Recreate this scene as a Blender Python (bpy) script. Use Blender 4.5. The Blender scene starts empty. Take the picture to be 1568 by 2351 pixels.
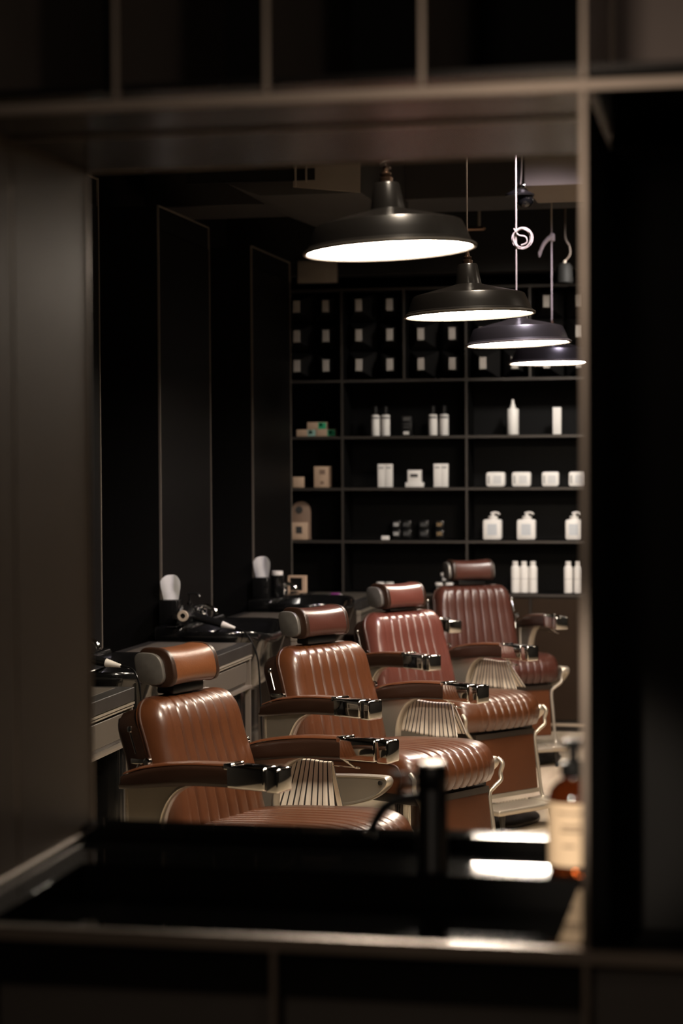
import bpy, bmesh, math, random
from math import pi, sin, cos, radians, atan, sqrt
from mathutils import Matrix, Vector, Euler
random.seed(7)
S = bpy.context.scene
COL = S.collection

# ------------------------------------------------------------------ camera
F = 4571.0
cam_d = bpy.data.cameras.new('camera')
cam = bpy.data.objects.new('camera', cam_d); COL.objects.link(cam)
cam_d.sensor_fit = 'VERTICAL'; cam_d.sensor_height = 36.0; cam_d.sensor_width = 24.0
cam_d.lens = F / 2351.0 * 36.0
cam_d.clip_start = 0.05; cam_d.clip_end = 60
M = (Matrix.Rotation(atan(916 / F), 4, 'Z') @ Matrix.Rotation(pi / 2 - atan(116 / F), 4, 'X')
     @ Matrix.Rotation(-0.006, 4, 'Z'))
cam.matrix_world = Matrix.Translation((0, 0, 1.7)) @ M
cam_d.dof.use_dof = True
cam_d.dof.focus_distance = 7.0
cam_d.dof.aperture_fstop = 2.7
cam_d.dof.aperture_blades = 9
S.camera = cam

# ------------------------------------------------------------------ world, exposure
w = bpy.data.worlds.new('world'); S.world = w; w.use_nodes = True
w.node_tree.nodes['Background'].inputs[0].default_value = (1.0, 0.85, 0.72, 1)
w.node_tree.nodes['Background'].inputs[1].default_value = 0.004
S.view_settings.view_transform = 'Standard'
S.view_settings.look = 'None'
S.view_settings.gamma = 1.0
S.view_settings.exposure = 0.0
S.view_settings.use_curve_mapping = False

# ------------------------------------------------------------------ lights (lamps of the shop and of the camera's room, plus unseen added fill lights)
LAMP_L = 98.0
def area(name, loc, target, size, power, color, size_y=None):
    d = bpy.data.lights.new(name, 'AREA'); o = bpy.data.objects.new(name, d); COL.objects.link(o)
    d.energy = power; d.color = color; d.size = size
    if size_y: d.shape = 'RECTANGLE'; d.size_y = size_y
    o.location = loc
    o.rotation_euler = (Vector(target) - Vector(loc)).to_track_quat('-Z', 'Y').to_euler()
    return o
WARM = (1.0, 0.84, 0.66)
for k, y in enumerate((5.6, 7.6, 9.6, 11.3)):           # unseen fill lights added across the aisle to light the chair fronts
    area('aisle_fill_light', (1.15, y, 3.05), (-0.5, y, 0.9), 0.34, 4, WARM)
def spot(name, loc, target, power, color, cone=75, radius=0.06):
    d = bpy.data.lights.new(name, 'SPOT'); o = bpy.data.objects.new(name, d); COL.objects.link(o)
    d.energy = power; d.color = color; d.spot_size = radians(cone); d.spot_blend = 0.8; d.shadow_soft_size = radius
    o.location = loc; o.rotation_euler = (Vector(target) - Vector(loc)).to_track_quat('-Z', 'Y').to_euler()
for x, y, z, pw, cl in ((-0.66, 4.84, 3.3, 70, WARM), (-0.68, 6.54, 3.3, 65, WARM), (-0.72, 8.30, 3.3, 210, (0.97, 0.84, 1.0)), (-0.72, 10.02, 3.02, 45, (0.88, 0.76, 1.0))):
    spot('ceiling_spotlight', (x, y, z), (x - 0.18, y + 0.34, 2.2), pw, cl, 100, 0.09)
spot('shelf_fill_light', (-0.6, 11.05, 3.02), (-1.75, 12.5, 1.25), 190, (1.0, 0.93, 0.85), 80, 0.12)  # unseen spot added to brighten the products on the shelves
spot('bottle_fill_spot', (-0.52, -0.9, 2.7), (-0.205, 3.0, 1.16), 1000, (1.0, 0.84, 0.68), 5.8, 0.04)  # narrow spot added only to brighten the label of the soap bottle
area('purple_side_light', (1.3, 9.2, 3.1), (-1.4, 11.0, 0.9), 0.30, 30, (0.86, 0.74, 1.0))  # unseen purplish source added high on the right; there is no window
area('front_room_light', (-0.5, -0.9, 2.45), (-0.4, 2.9, 1.2), 0.30, 11, (1.0, 0.82, 0.66))
area('front_side_light', (0.85, 0.3, 2.75), (-0.5, 2.8, 2.5), 0.25, 3, (1.0, 0.82, 0.68))

# ------------------------------------------------------------------ materials
def mat(name, col, rough=0.5, metal=0.0, coat=0.0, spec=0.5, var=0.0, vscale=6.0, bump=0.0, bscale=80.0, trans=0.0, ior=1.5):
    m = bpy.data.materials.new(name); m.use_nodes = True
    nt = m.node_tree; b = nt.nodes['Principled BSDF']
    b.inputs['Base Color'].default_value = (*col, 1); b.inputs['Roughness'].default_value = rough
    b.inputs['Metallic'].default_value = metal; b.inputs['Coat Weight'].default_value = coat
    b.inputs['Coat Roughness'].default_value = 0.22
    b.inputs['Specular IOR Level'].default_value = spec
    b.inputs['Transmission Weight'].default_value = trans; b.inputs['IOR'].default_value = ior
    if var or bump:
        tc = nt.nodes.new('ShaderNodeTexCoord')
    if var:
        n = nt.nodes.new('ShaderNodeTexNoise'); n.inputs['Scale'].default_value = vscale; n.inputs['Detail'].default_value = 5
        nt.links.new(tc.outputs['Object'], n.inputs['Vector'])
        mx = nt.nodes.new('ShaderNodeMix'); mx.data_type = 'RGBA'
        mx.inputs[6].default_value = (*[c * (1 - var) for c in col], 1)
        mx.inputs[7].default_value = (*[min(1, c * (1 + var)) for c in col], 1)
        nt.links.new(n.outputs['Fac'], mx.inputs[0]); nt.links.new(mx.outputs[2], b.inputs['Base Color'])
        mr = nt.nodes.new('ShaderNodeMapRange'); mr.inputs[3].default_value = rough * 0.85; mr.inputs[4].default_value = min(1, rough * 1.15)
        nt.links.new(n.outputs['Fac'], mr.inputs[0]); nt.links.new(mr.outputs[0], b.inputs['Roughness'])
    if bump:
        n2 = nt.nodes.new('ShaderNodeTexNoise'); n2.inputs['Scale'].default_value = bscale; n2.inputs['Detail'].default_value = 4
        nt.links.new(tc.outputs['Object'], n2.inputs['Vector'])
        bp = nt.nodes.new('ShaderNodeBump'); bp.inputs['Strength'].default_value = bump; bp.inputs['Distance'].default_value = 0.002
        nt.links.new(n2.outputs['Fac'], bp.inputs['Height']); nt.links.new(bp.outputs[0], b.inputs['Normal'])
    return m
def emit(name, col, strength):
    m = bpy.data.materials.new(name); m.use_nodes = True
    b = m.node_tree.nodes['Principled BSDF']
    b.inputs['Base Color'].default_value = (*col, 1)
    b.inputs['Emission Color'].default_value = (*col, 1); b.inputs['Emission Strength'].default_value = strength
    return m
LEATHER = mat('tan_leather', (0.080, 0.0255, 0.0085), 0.35, var=0.14, vscale=9, bump=0.2, bscale=220, coat=0.6)
LEATHER_PINK_LIT = mat('pink_lit_leather', (0.108, 0.032, 0.022), 0.35, var=0.12, vscale=9, bump=0.2, bscale=220, coat=0.6)  # brown leather with the pink cast of purplish light put into its colour
LEATHER_WINE = mat('oxblood_leather', (0.055, 0.018, 0.012), 0.30, var=0.12, vscale=9, bump=0.25, bscale=220, coat=0.2)
LEATHER_ORANGE = mat('chestnut_leather', (0.125, 0.042, 0.014), 0.36, var=0.25, vscale=14, bump=0.25, bscale=220, coat=0.12)
LEATHER_DARK = mat('dark_brown_leather', (0.025, 0.011, 0.006), 0.36, var=0.15, vscale=9, bump=0.25, bscale=220)
PIPING = mat('piping_leather', (0.05, 0.02, 0.011), 0.4)
CHROME = mat('chrome', (0.72, 0.70, 0.66), 0.07, 1.0)
CHAMPAGNE = mat('champagne_metal', (0.50, 0.45, 0.37), 0.38, 0.75, var=0.06)
BRUSHED = mat('brushed_grey_metal', (0.17, 0.16, 0.145), 0.45, 0.6, var=0.2, vscale=60)
GUNMETAL = mat('gunmetal_base', (0.03, 0.027, 0.024), 0.35, 0.5)
WOOD_DARK = mat('dark_frame', (0.02, 0.014, 0.010), 0.35)
BLACK_GLOSS = mat('black_gloss', (0.006, 0.006, 0.006), 0.10, coat=0.3)
SILL_GLOSS = mat('sill_black_gloss', (0.005, 0.005, 0.005), 0.045, spec=0.3)
CERAMIC = mat('black_ceramic', (0.004, 0.004, 0.004), 0.05, coat=0.5)
BLACK_SATIN = mat('black_satin', (0.010, 0.009, 0.0085), 0.42)
BLACK_DEEP = mat('deep_black_panel', (0.004, 0.0038, 0.0036), 0.65, spec=0.08)
BLACK_PLASTIC = mat('black_plastic', (0.008, 0.008, 0.008), 0.28)
MIRROR = mat('black_lacquer_glass', (0.005, 0.0045, 0.0042), 0.40, spec=0.05)
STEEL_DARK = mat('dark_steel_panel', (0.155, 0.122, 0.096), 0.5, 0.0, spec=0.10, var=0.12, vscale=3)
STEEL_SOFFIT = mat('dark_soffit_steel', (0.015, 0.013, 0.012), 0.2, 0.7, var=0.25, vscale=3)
LOWER_PANEL = mat('grey_brown_panel', (0.052, 0.044, 0.038), 0.5, 0.2, var=0.2, vscale=3)
NICHE_BACK_LIT = mat('lit_niche_panel', (0.14, 0.112, 0.10), 0.4, 0.6, var=0.2, vscale=3)  # lighter tone of the lit niche back put into the colour
BRONZE = mat('bronze_trim', (0.27, 0.222, 0.185), 0.34, 0.85, var=0.1)
CUBBY_SIDE_LIT = mat('lit_divider_sheet', (0.21, 0.175, 0.15), 0.38, 0.2, var=0.3, vscale=5)  # lit tone of the black dividers put into the colour
GREY_TOP = mat('dark_grey_laminate', (0.016, 0.0145, 0.013), 0.42, var=0.15)
DRAWER = mat('grey_brown_laminate', (0.062, 0.052, 0.041), 0.45, var=0.12)
SHELF = mat('shelf_board', (0.0025, 0.0024, 0.0023), 0.55, spec=0.12)
SHELF_LINE = mat('shelf_front_strip', (0.055, 0.047, 0.040), 0.45, 0.5)
SHELF_EDGE = mat('shelf_edge_metal', (0.29, 0.25, 0.21), 0.4, 0.7)
TILE = mat('black_pyramid_lacquer', (0.011, 0.0104, 0.010), 0.30)
TIP = mat('pale_tip', (0.42, 0.38, 0.34), 0.45, 0.2)
CEIL = mat('ceiling_paint', (0.020, 0.019, 0.018), 0.6)
WALLM = mat('wall_paint', (0.006, 0.0056, 0.0053), 0.55)
DUCT = mat('duct_grey_brown', (0.24, 0.20, 0.165), 0.6, var=0.1)
DUCT_DARK = mat('duct_dark', (0.035, 0.032, 0.030), 0.6)
SHADE = mat('shade_black_enamel', (0.013, 0.0115, 0.0105), 0.29, coat=0.25)
SHADE_IN = mat('shade_white_enamel', (0.8, 0.78, 0.74), 0.4)
RIM_M = mat('shade_rim', (0.12, 0.105, 0.09), 0.4, 0.4)
DIFF = emit('lamp_diffuser', (1.0, 0.86, 0.70), LAMP_L)
CORD_DK = mat('brown_cord', (0.07, 0.05, 0.04), 0.6)
CORD_LT = mat('pale_cord', (0.36, 0.315, 0.27), 0.6)
COPPER = mat('copper_fitting', (0.16, 0.10, 0.07), 0.3, 0.9)
WHITE = mat('white_plastic', (0.72, 0.69, 0.65), 0.45)
WHITE_CARD = mat('white_card', (0.70, 0.67, 0.63), 0.7)
TISSUE = mat('tissue_paper', (0.92, 0.92, 0.92), 0.9)
KRAFT = mat('kraft_card', (0.46, 0.32, 0.22), 0.7, var=0.08, vscale=40)
KRAFT_DK = mat('dark_kraft_card', (0.20, 0.13, 0.09), 0.7, var=0.1, vscale=40)
GREEN = mat('green_label', (0.03, 0.34, 0.16), 0.5)
TEAL = mat('pale_teal_label', (0.25, 0.40, 0.34), 0.5)
PRINT = mat('dark_print', (0.03, 0.028, 0.026), 0.6)
PRINT_GREY = mat('grey_print', (0.34, 0.33, 0.32), 0.6)
PURPLE = mat('purple_card', (0.20, 0.02, 0.17), 0.5)
AMBER = mat('amber_glass', (0.16, 0.035, 0.008), 0.06, trans=0.75, ior=1.5)
LABEL = mat('beige_label', (0.66, 0.50, 0.33), 0.7, var=0.06, vscale=30)
TAP_BLACK = mat('tap_matt_black', (0.004, 0.004, 0.004), 0.38, spec=0.3)
HIGHLIGHT_WHITE = mat('highlight_cap', (0.6, 0.56, 0.5), 0.3, 0.5)  # white highlight on top of the black tap, put into the cap colour
SIGN = mat('sign_plate', (0.26, 0.225, 0.19), 0.5, var=0.12, vscale=20)
DOORM = mat('brown_cabinet_veneer', (0.022, 0.0125, 0.0065), 0.6, spec=0.12, var=0.2, vscale=5)
PLINTH_STRIP = mat('plinth_strip', (0.42, 0.34, 0.25), 0.4, 0.4)

def floor_mat():
    m = bpy.data.materials.new('pale_wood_floor'); m.use_nodes = True
    nt = m.node_tree; b = nt.nodes['Principled BSDF']; b.inputs['Roughness'].default_value = 0.5
    tc = nt.nodes.new('ShaderNodeTexCoord')
    mp = nt.nodes.new('ShaderNodeMapping'); mp.inputs['Scale'].default_value = (5.5, 0.9, 1); mp.inputs['Rotation'].default_value = (0, 0, radians(90))
    n = nt.nodes.new('ShaderNodeTexNoise'); n.inputs['Scale'].default_value = 2.2; n.inputs['Detail'].default_value = 7
    cr = nt.nodes.new('ShaderNodeValToRGB')
    cr.color_ramp.elements[0].position = 0.3; cr.color_ramp.elements[0].color = (0.34, 0.27, 0.19, 1)
    cr.color_ramp.elements[1].position = 0.75; cr.color_ramp.elements[1].color = (0.52, 0.44, 0.33, 1)
    nt.links.new(tc.outputs['Object'], mp.inputs[0]); nt.links.new(mp.outputs[0], n.inputs['Vector'])
    nt.links.new(n.outputs['Fac'], cr.inputs[0]); nt.links.new(cr.outputs[0], b.inputs['Base Color'])
    return m
FLOOR = floor_mat()

def stripe_mat(pitch):
    m = bpy.data.materials.new('striped_cotton'); m.use_nodes = True
    nt = m.node_tree; b = nt.nodes['Principled BSDF']; b.inputs['Roughness'].default_value = 0.9
    uv = nt.nodes.new('ShaderNodeUVMap'); sp = nt.nodes.new('ShaderNodeSeparateXYZ')
    nt.links.new(uv.outputs[0], sp.inputs[0])
    d = nt.nodes.new('ShaderNodeMath'); d.operation = 'DIVIDE'; d.inputs[1].default_value = pitch
    f = nt.nodes.new('ShaderNodeMath'); f.operation = 'FRACT'
    l = nt.nodes.new('ShaderNodeMath'); l.operation = 'LESS_THAN'; l.inputs[1].default_value = 0.24
    mx = nt.nodes.new('ShaderNodeMix'); mx.data_type = 'RGBA'
    mx.inputs[6].default_value = (0.80, 0.70, 0.58, 1); mx.inputs[7].default_value = (0.03, 0.024, 0.022, 1)
    nt.links.new(sp.outputs[0], d.inputs[0]); nt.links.new(d.outputs[0], f.inputs[0]); nt.links.new(f.outputs[0], l.inputs[0])
    nt.links.new(l.outputs[0], mx.inputs[0]); nt.links.new(mx.outputs[2], b.inputs['Base Color'])
    return m
STRIPE = stripe_mat(0.0165)

# ------------------------------------------------------------------ mesh helpers
def nb(): return bmesh.new()
def merge(bm, src):
    me = bpy.data.meshes.new('tmp'); src.to_mesh(me); src.free(); bm.from_mesh(me); bpy.data.meshes.remove(me)
def box(bm, x0, x1, y0, y1, z0, z1, bev=0.0, seg=2, mx=None):
    b = bmesh.new()
    bmesh.ops.create_cube(b, size=1.0)
    for v in b.verts:
        v.co = Vector(((x0 + x1) / 2 + v.co.x * (x1 - x0), (y0 + y1) / 2 + v.co.y * (y1 - y0), (z0 + z1) / 2 + v.co.z * (z1 - z0)))
    if bev: bmesh.ops.bevel(b, geom=b.edges[:] , offset=bev, segments=seg, affect='EDGES', profile=0.5)
    if mx: bmesh.ops.transform(b, matrix=mx, verts=b.verts)
    merge(bm, b); return bm
def lathe(bm, prof, seg=48, mx=None, cap=False):
    b = bmesh.new(); rings = []
    for r, z in prof:
        if r < 1e-6: rings.append([b.verts.new((0, 0, z))])
        else: rings.append([b.verts.new((r * cos(2 * pi * k / seg), r * sin(2 * pi * k / seg), z)) for k in range(seg)])
    for a, c in zip(rings, rings[1:]):
        for k in range(seg):
            k2 = (k + 1) % seg
            if len(a) == 1 and len(c) == 1: break
            if len(a) == 1: b.faces.new((a[0], c[k2], c[k]))
            elif len(c) == 1: b.faces.new((a[k], a[k2], c[0]))
            else: b.faces.new((a[k], a[k2], c[k2], c[k]))
    if cap:
        if len(rings[0]) > 1: b.faces.new(list(reversed(rings[0])))
        if len(rings[-1]) > 1: b.faces.new(rings[-1])
    bmesh.ops.recalc_face_normals(b, faces=b.faces)
    if mx: bmesh.ops.transform(b, matrix=mx, verts=b.verts)
    merge(bm, b); return bm
def tube(bm, pts, r, seg=10, closed=False, mx=None):
    b = bmesh.new(); pts = [Vector(p) for p in pts]; n = len(pts); rings = []
    rr = r if isinstance(r, (list, tuple)) else [r] * n
    up = None
    for i, p in enumerate(pts):
        a = pts[i - 1] if (i > 0 or closed) else p; c = pts[(i + 1) % n] if (i < n - 1 or closed) else p
        t = (c - a).normalized()
        if up is None: up = t.orthogonal().normalized()
        up = (up - t * up.dot(t))
        up = up.normalized() if up.length > 1e-6 else t.orthogonal().normalized()
        s = t.cross(up)
        rings.append([b.verts.new(p + (up * cos(2 * pi * k / seg) + s * sin(2 * pi * k / seg)) * rr[i]) for k in range(seg)])
    m = n if closed else n - 1
    for i in range(m):
        A, B = rings[i], rings[(i + 1) % n]
        for k in range(seg): b.faces.new((A[k], A[(k + 1) % seg], B[(k + 1) % seg], B[k]))
    if not closed:
        b.faces.new(list(reversed(rings[0]))); b.faces.new(rings[-1])
    bmesh.ops.recalc_face_normals(b, faces=b.faces)
    if mx: bmesh.ops.transform(b, matrix=mx, verts=b.verts)
    merge(bm, b); return bm
def smooth_path(pts, n=8, closed=False):
    P = [Vector(p) for p in pts]; out = []; N = len(P)
    rng = range(N) if closed else range(N - 1)
    for i in rng:
        p0 = P[(i - 1) % N] if (closed or i > 0) else P[i]; p1 = P[i]; p2 = P[(i + 1) % N]
        p3 = P[(i + 2) % N] if (closed or i < N - 2) else p2
        for k in range(n):
            t = k / n
            out.append(0.5 * ((2 * p1) + (p2 - p0) * t + (2 * p0 - 5 * p1 + 4 * p2 - p3) * t * t + (3 * p1 - p0 - 3 * p2 + p3) * t ** 3))
    if not closed: out.append(P[-1])
    return out
def prism(bm, poly, t0, t1, axes='xz', bev=0.0, seg=2, mx=None):
    """poly in two axes, extruded along the third from t0 to t1"""
    b = bmesh.new()
    def mk(p, t):
        if axes == 'xz': return (p[0], t, p[1])
        if axes == 'yz': return (t, p[0], p[1])
        return (p[0], p[1], t)
    A = [b.verts.new(mk(p, t0)) for p in poly]; B = [b.verts.new(mk(p, t1)) for p in poly]
    fa = b.faces.new(A); fb = b.faces.new(list(reversed(B))); n = len(poly)
    for i in range(n): b.faces.new((A[i], B[i], B[(i + 1) % n], A[(i + 1) % n]))
    bmesh.ops.recalc_face_normals(b, faces=b.faces)
    if bev:
        ed = [e for f in (fa, fb) for e in f.edges]
        bmesh.ops.bevel(b, geom=list(set(ed)), offset=bev, segments=seg, affect='EDGES', profile=0.5)
    if mx: bmesh.ops.transform(b, matrix=mx, verts=b.verts)
    merge(bm, b); return bm
def offset_poly(poly, d):
    n = len(poly); area2 = sum(poly[i][0] * poly[(i + 1) % n][1] - poly[(i + 1) % n][0] * poly[i][1] for i in range(n))
    sg = 1 if area2 > 0 else -1; out = []
    for i in range(n):
        a = Vector(poly[i - 1]); p = Vector(poly[i]); c = Vector(poly[(i + 1) % n])
        t = (c - a).normalized(); out.append(tuple(p + Vector((-t.y, t.x)) * d * sg))
    return out
def casting(bm, poly, t0, t1):
    """cast plate with a rounded border and a sunken face on both sides"""
    b = bmesh.new(); s = 1 if t1 > t0 else -1
    def ring(d, t): return [b.verts.new((x, t, z)) for x, z in offset_poly(poly, d)]
    R = [ring(0.0115, t0 + s * 0.006), ring(0.0095, t0 + s * 0.001), ring(0.004, t0), ring(0.0, t0 + s * 0.005), ring(0.0, t1 - s * 0.005), ring(0.004, t1), ring(0.0095, t1 - s * 0.001), ring(0.0115, t1 - s * 0.006)]
    n = len(poly)
    for A, B in zip(R, R[1:]):
        for i in range(n): b.faces.new((A[i], A[(i + 1) % n], B[(i + 1) % n], B[i]))
    b.faces.new(R[0]); b.faces.new(list(reversed(R[-1])))
    bmesh.ops.recalc_face_normals(b, faces=b.faces); merge(bm, b); return bm
def rrect(w, h, r, n=6, cx=0, cy=0):
    out = []
    for sx, sy, a0 in ((1, 1, 0), (-1, 1, 90), (-1, -1, 180), (1, -1, 270)):
        for k in range(n + 1):
            a = radians(a0 + 90 * k / n)
            out.append((cx + sx * (w / 2 - r) + r * cos(a), cy + sy * (h / 2 - r) + r * sin(a)))
    return out
def obj(name, bm, m, parent=None, smooth=True, angle=38, loc=None):
    me = bpy.data.meshes.new(name); bm.to_mesh(me); bm.free()
    me.materials.append(m)
    if smooth:
        for p in me.polygons: p.use_smooth = True
        me.set_sharp_from_angle(angle=radians(angle))
    o = bpy.data.objects.new(name, me); COL.objects.link(o)
    if parent: o.parent = parent
    if loc: o.location = loc
    return o
def tag(o, label, cat, group=None):
    o['label'] = label; o['category'] = cat
    if group: o['group'] = group
    return o
def thing(name, label, cat, loc=(0, 0, 0), rz=0.0, group=None):
    o = bpy.data.objects.new(name, None); COL.objects.link(o)
    o.empty_display_size = 0.1; o.location = loc; o.rotation_euler = (0, 0, rz)
    return tag(o, label, cat, group)
def struct(name, bm, m, smooth=False):
    o = obj(name, bm, m, smooth=smooth); o['kind'] = 'structure'; return o
def copy_tree(o, parent=None):
    c = o.copy(); COL.objects.link(c)
    if parent: c.parent = parent
    for ch in list(o.children): copy_tree(ch, c)
    return c

# ================================================================== THE SETTING
struct('floor', box(nb(), -3.4, 2.6, -1.6, 12.9, -0.1, 0.0), FLOOR)
struct('ceiling', box(nb(), -3.4, 2.6, -1.6, 12.9, 3.35, 3.45), CEIL)
struct('wall_left', box(nb(), -3.4, -3.2, 3.2, 12.9, 0, 3.35), WALLM)
struct('wall_right', box(nb(), 2.4, 2.6, -1.6, 12.9, 0, 3.35), WALLM)
struct('wall_back', box(nb(), -3.2, 2.4, 12.78, 12.9, 0, 3.35), WALLM)
struct('wall_side', box(nb(), -2.4, -2.2, -1.6, 2.52, 0, 3.35), WALLM)
struct('wall_rear', box(nb(), -2.2, 2.4, -1.6, -1.5, 0, 3.35), WALLM)
bm = nb(); box(bm, -3.2, 2.4, 12.30, 12.78, 2.87, 3.35, 0.004); struct('wall_bulkhead', bm, WALLM)

# thick panelled wall with the pass-through opening, between camera and shop
YF, YB = 2.52, 3.20
XL, XR = -1.075, -0.197
bm = nb()
box(bm, -3.2, XL, YF + 0.002, YB, 0, 3.35)                      # left pier
box(bm, XL, 2.4, 2.58, YB, 0, 0.998)                               # below the opening
box(bm, XR + 0.009, 2.4, 2.99, YB, 1.0, 2.186)                    # back of the tall recess at the right
box(bm, XL, 2.4, 3.07, YB, 2.196, 3.35)                           # back of the pigeonholes above, their shade put into the deep black
struct('wall_front', bm, BLACK_DEEP)
bm = nb(); box(bm, XL, XL + 0.004, YF, 2.836, 1.08, 2.186); box(bm, XL, XL + 0.004, 2.846, YB - 0.008, 1.08, 2.186)
struct('wall_reveal', bm, STEEL_DARK)
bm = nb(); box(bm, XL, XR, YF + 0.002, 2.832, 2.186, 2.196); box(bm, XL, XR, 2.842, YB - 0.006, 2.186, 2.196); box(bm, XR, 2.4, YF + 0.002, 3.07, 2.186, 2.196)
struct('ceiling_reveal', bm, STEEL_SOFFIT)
bm = nb(); box(bm, XR, XR + 0.009, YF + 0.002, YB, 1.0, 2.162); struct('wall_divider', bm, BLACK_SATIN)
# pigeonhole dividers above
bm = nb()
for x in (-1.005, -0.802, -0.599, -0.396, -0.192): box(bm, x - 0.004, x + 0.004, YF + 0.002, 3.07, 2.196, 3.35)
struct('wall_pigeonholes', bm, CUBBY_SIDE_LIT)
bm = nb(); box(bm, -0.188, 2.4, 2.965, 2.985, 2.196, 3.35); struct('wall_niche', bm, NICHE_BACK_LIT)
# bronze strips on the front edges
trims = [
    (-2.2, 2.4, YF - 0.006, YF + 0.002, 2.162, 2.176),     # along the lintel
    (-2.2, 2.4, YF - 0.006, YF + 0.010, 1.061, 1.080),     # along the sill
    (XR, XR + 0.009, YF - 0.007, YF + 0.002, 0.0, 1.061),
    (XR, XR + 0.009, YF - 0.007, YF + 0.002, 1.080, 2.162),
    (-0.603, -0.594, YF - 0.006, YF + 0.002, 0.0, 1.061),
    (-1.003, -0.994, YF - 0.006, YF + 0.002, 0.0, 1.061),
    (-0.188, -0.180, 2.958, 2.965, 2.196, 3.35),
    (XL + 0.000, XL + 0.003, 2.836, 2.846, 1.08, 2.186),     # seam in the left reveal
    (XL, XL + 0.006, YB - 0.008, YB, 1.08, 2.186),
    (XL + 0.004, XL + 0.012, YF, YB, 1.080, 1.089),         # along the foot of the left reveal
    (XL, XR, 2.832, 2.842, 2.182, 2.196),
    (XL, XR, YB - 0.006, YB, 2.184, 2.196),
]
for x in (-1.005, -0.802, -0.599, -0.396, -0.192): trims.append((x - 0.004, x + 0.004, YF - 0.006, YF + 0.002, 2.176, 3.35))
for i, t in enumerate(trims):
    struct('trim_%d' % (i + 1), box(nb(), *t, 0.0012, 1), BRONZE)
bm = nb()
for a, b_ in ((-2.2, -1.003), (-0.994, -0.603), (-0.594, XR), (XR + 0.009, 2.4)): box(bm, a, b_, 2.560, 2.58, 0, 1.061)
struct('wall_lower', bm, LOWER_PANEL)

# tall mirror units along the left wall, black faces with a thin metal edge
TOPZ = 2.92
for i, (y0, y1) in enumerate(((7.29, 8.206), (9.105, 10.027), (10.94, 11.92))):
    names = ('tall black mirror unit nearest the foreground opening, at its left edge',
             'tall black mirror unit behind the hair dryer and tissue box', 'tall black mirror unit next to the product shelves at the back wall')
    t = thing('mirror_unit', names[i], 'mirror', (-2.95, (y0 + y1) / 2, 0), 0, 'mirror units on the left wall')
    hy = (y1 - y0) / 2
    obj('cabinet_body', box(nb(), -0.25, 0.243, -hy, hy, 0, TOPZ - 0.004), BLACK_DEEP, t, False)
    obj('lacquer_panel', box(nb(), 0.243, 0.249, -hy + 0.01, hy - 0.01, 0.88, TOPZ - 0.12), MIRROR, t, False)
    bm = nb(); e = 0.007
    box(bm, 0.242, 0.252, -hy - 0.001, -hy + e, 0.0, TOPZ); box(bm, 0.242, 0.252, hy - e, hy + 0.001, 0.0, TOPZ)
    box(bm, 0.242, 0.252, -hy + e, hy - e, TOPZ - e, TOPZ)
    obj('metal_edging', bm, SHELF_EDGE, t, False)

# ================================================================== BACK WALL SHELVING
YS, YSB = 12.45, 12.74
t = thing('shelving_unit', 'black open shelving unit covering the back wall, with thin metal-edged boards', 'shelves', (-1.2, YS, 0))
def sh(x): return x + 1.2
SX0, SX1 = -2.89, 2.3
obj('back_panel', box(nb(), sh(SX0), sh(SX1), YSB - YS, YSB - YS + 0.03, 0.06, 2.82), SHELF, t, False)
for z in (0.864, 1.199, 1.534, 1.862, 2.221, 2.80):
    s_ = obj('shelf', box(nb(), sh(SX0), sh(SX1), 0.004, YSB - YS, z - 0.02, z), SHELF, t, False)
    obj('edge_strip', box(nb(), sh(SX0), sh(SX1), -0.002, 0.004, z - 0.019, z - 0.003), SHELF_LINE, s_, False)
for x in (-2.89, -2.487, -1.690, -0.89, -0.09, 0.71, 1.51):
    d_ = obj('upright', box(nb(), sh(x) - 0.009, sh(x) + 0.009, 0.002, YSB - YS, 0.864, 2.80), SHELF, t, False)
    obj('edge_strip', box(nb(), sh(x) - 0.007, sh(x) + 0.007, -0.003, 0.002, 0.864, 2.80), SHELF_LINE, d_, False)
for x in (-2.085, -1.288, -0.49):
    d_ = obj('upright', box(nb(), sh(x) - 0.009, sh(x) + 0.009, 0.002, YSB - YS, 2.221, 2.80), SHELF, t, False)
    obj('edge_strip', box(nb(), sh(x) - 0.007, sh(x) + 0.007, -0.003, 0.002, 2.221, 2.80), SHELF_LINE, d_, False)
for x in (-2.89, -2.09, -1.288, -0.49, 0.31, 1.11):
    obj('cupboard_door', box(nb(), sh(x) + 0.005, sh(x) + 0.79, 0.0, 0.02, 0.075, 0.835, 0.002, 1), DOORM, t, False)
obj('cupboard_body', box(nb(), sh(SX0), sh(SX1), 0.02, YSB - YS, 0.0, 0.844), WOOD_DARK, t, False)
obj('plinth_strip', box(nb(), sh(SX0), sh(SX1), -0.004, 0.02, 0.035, 0.052), PLINTH_STRIP, t, False)

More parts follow.
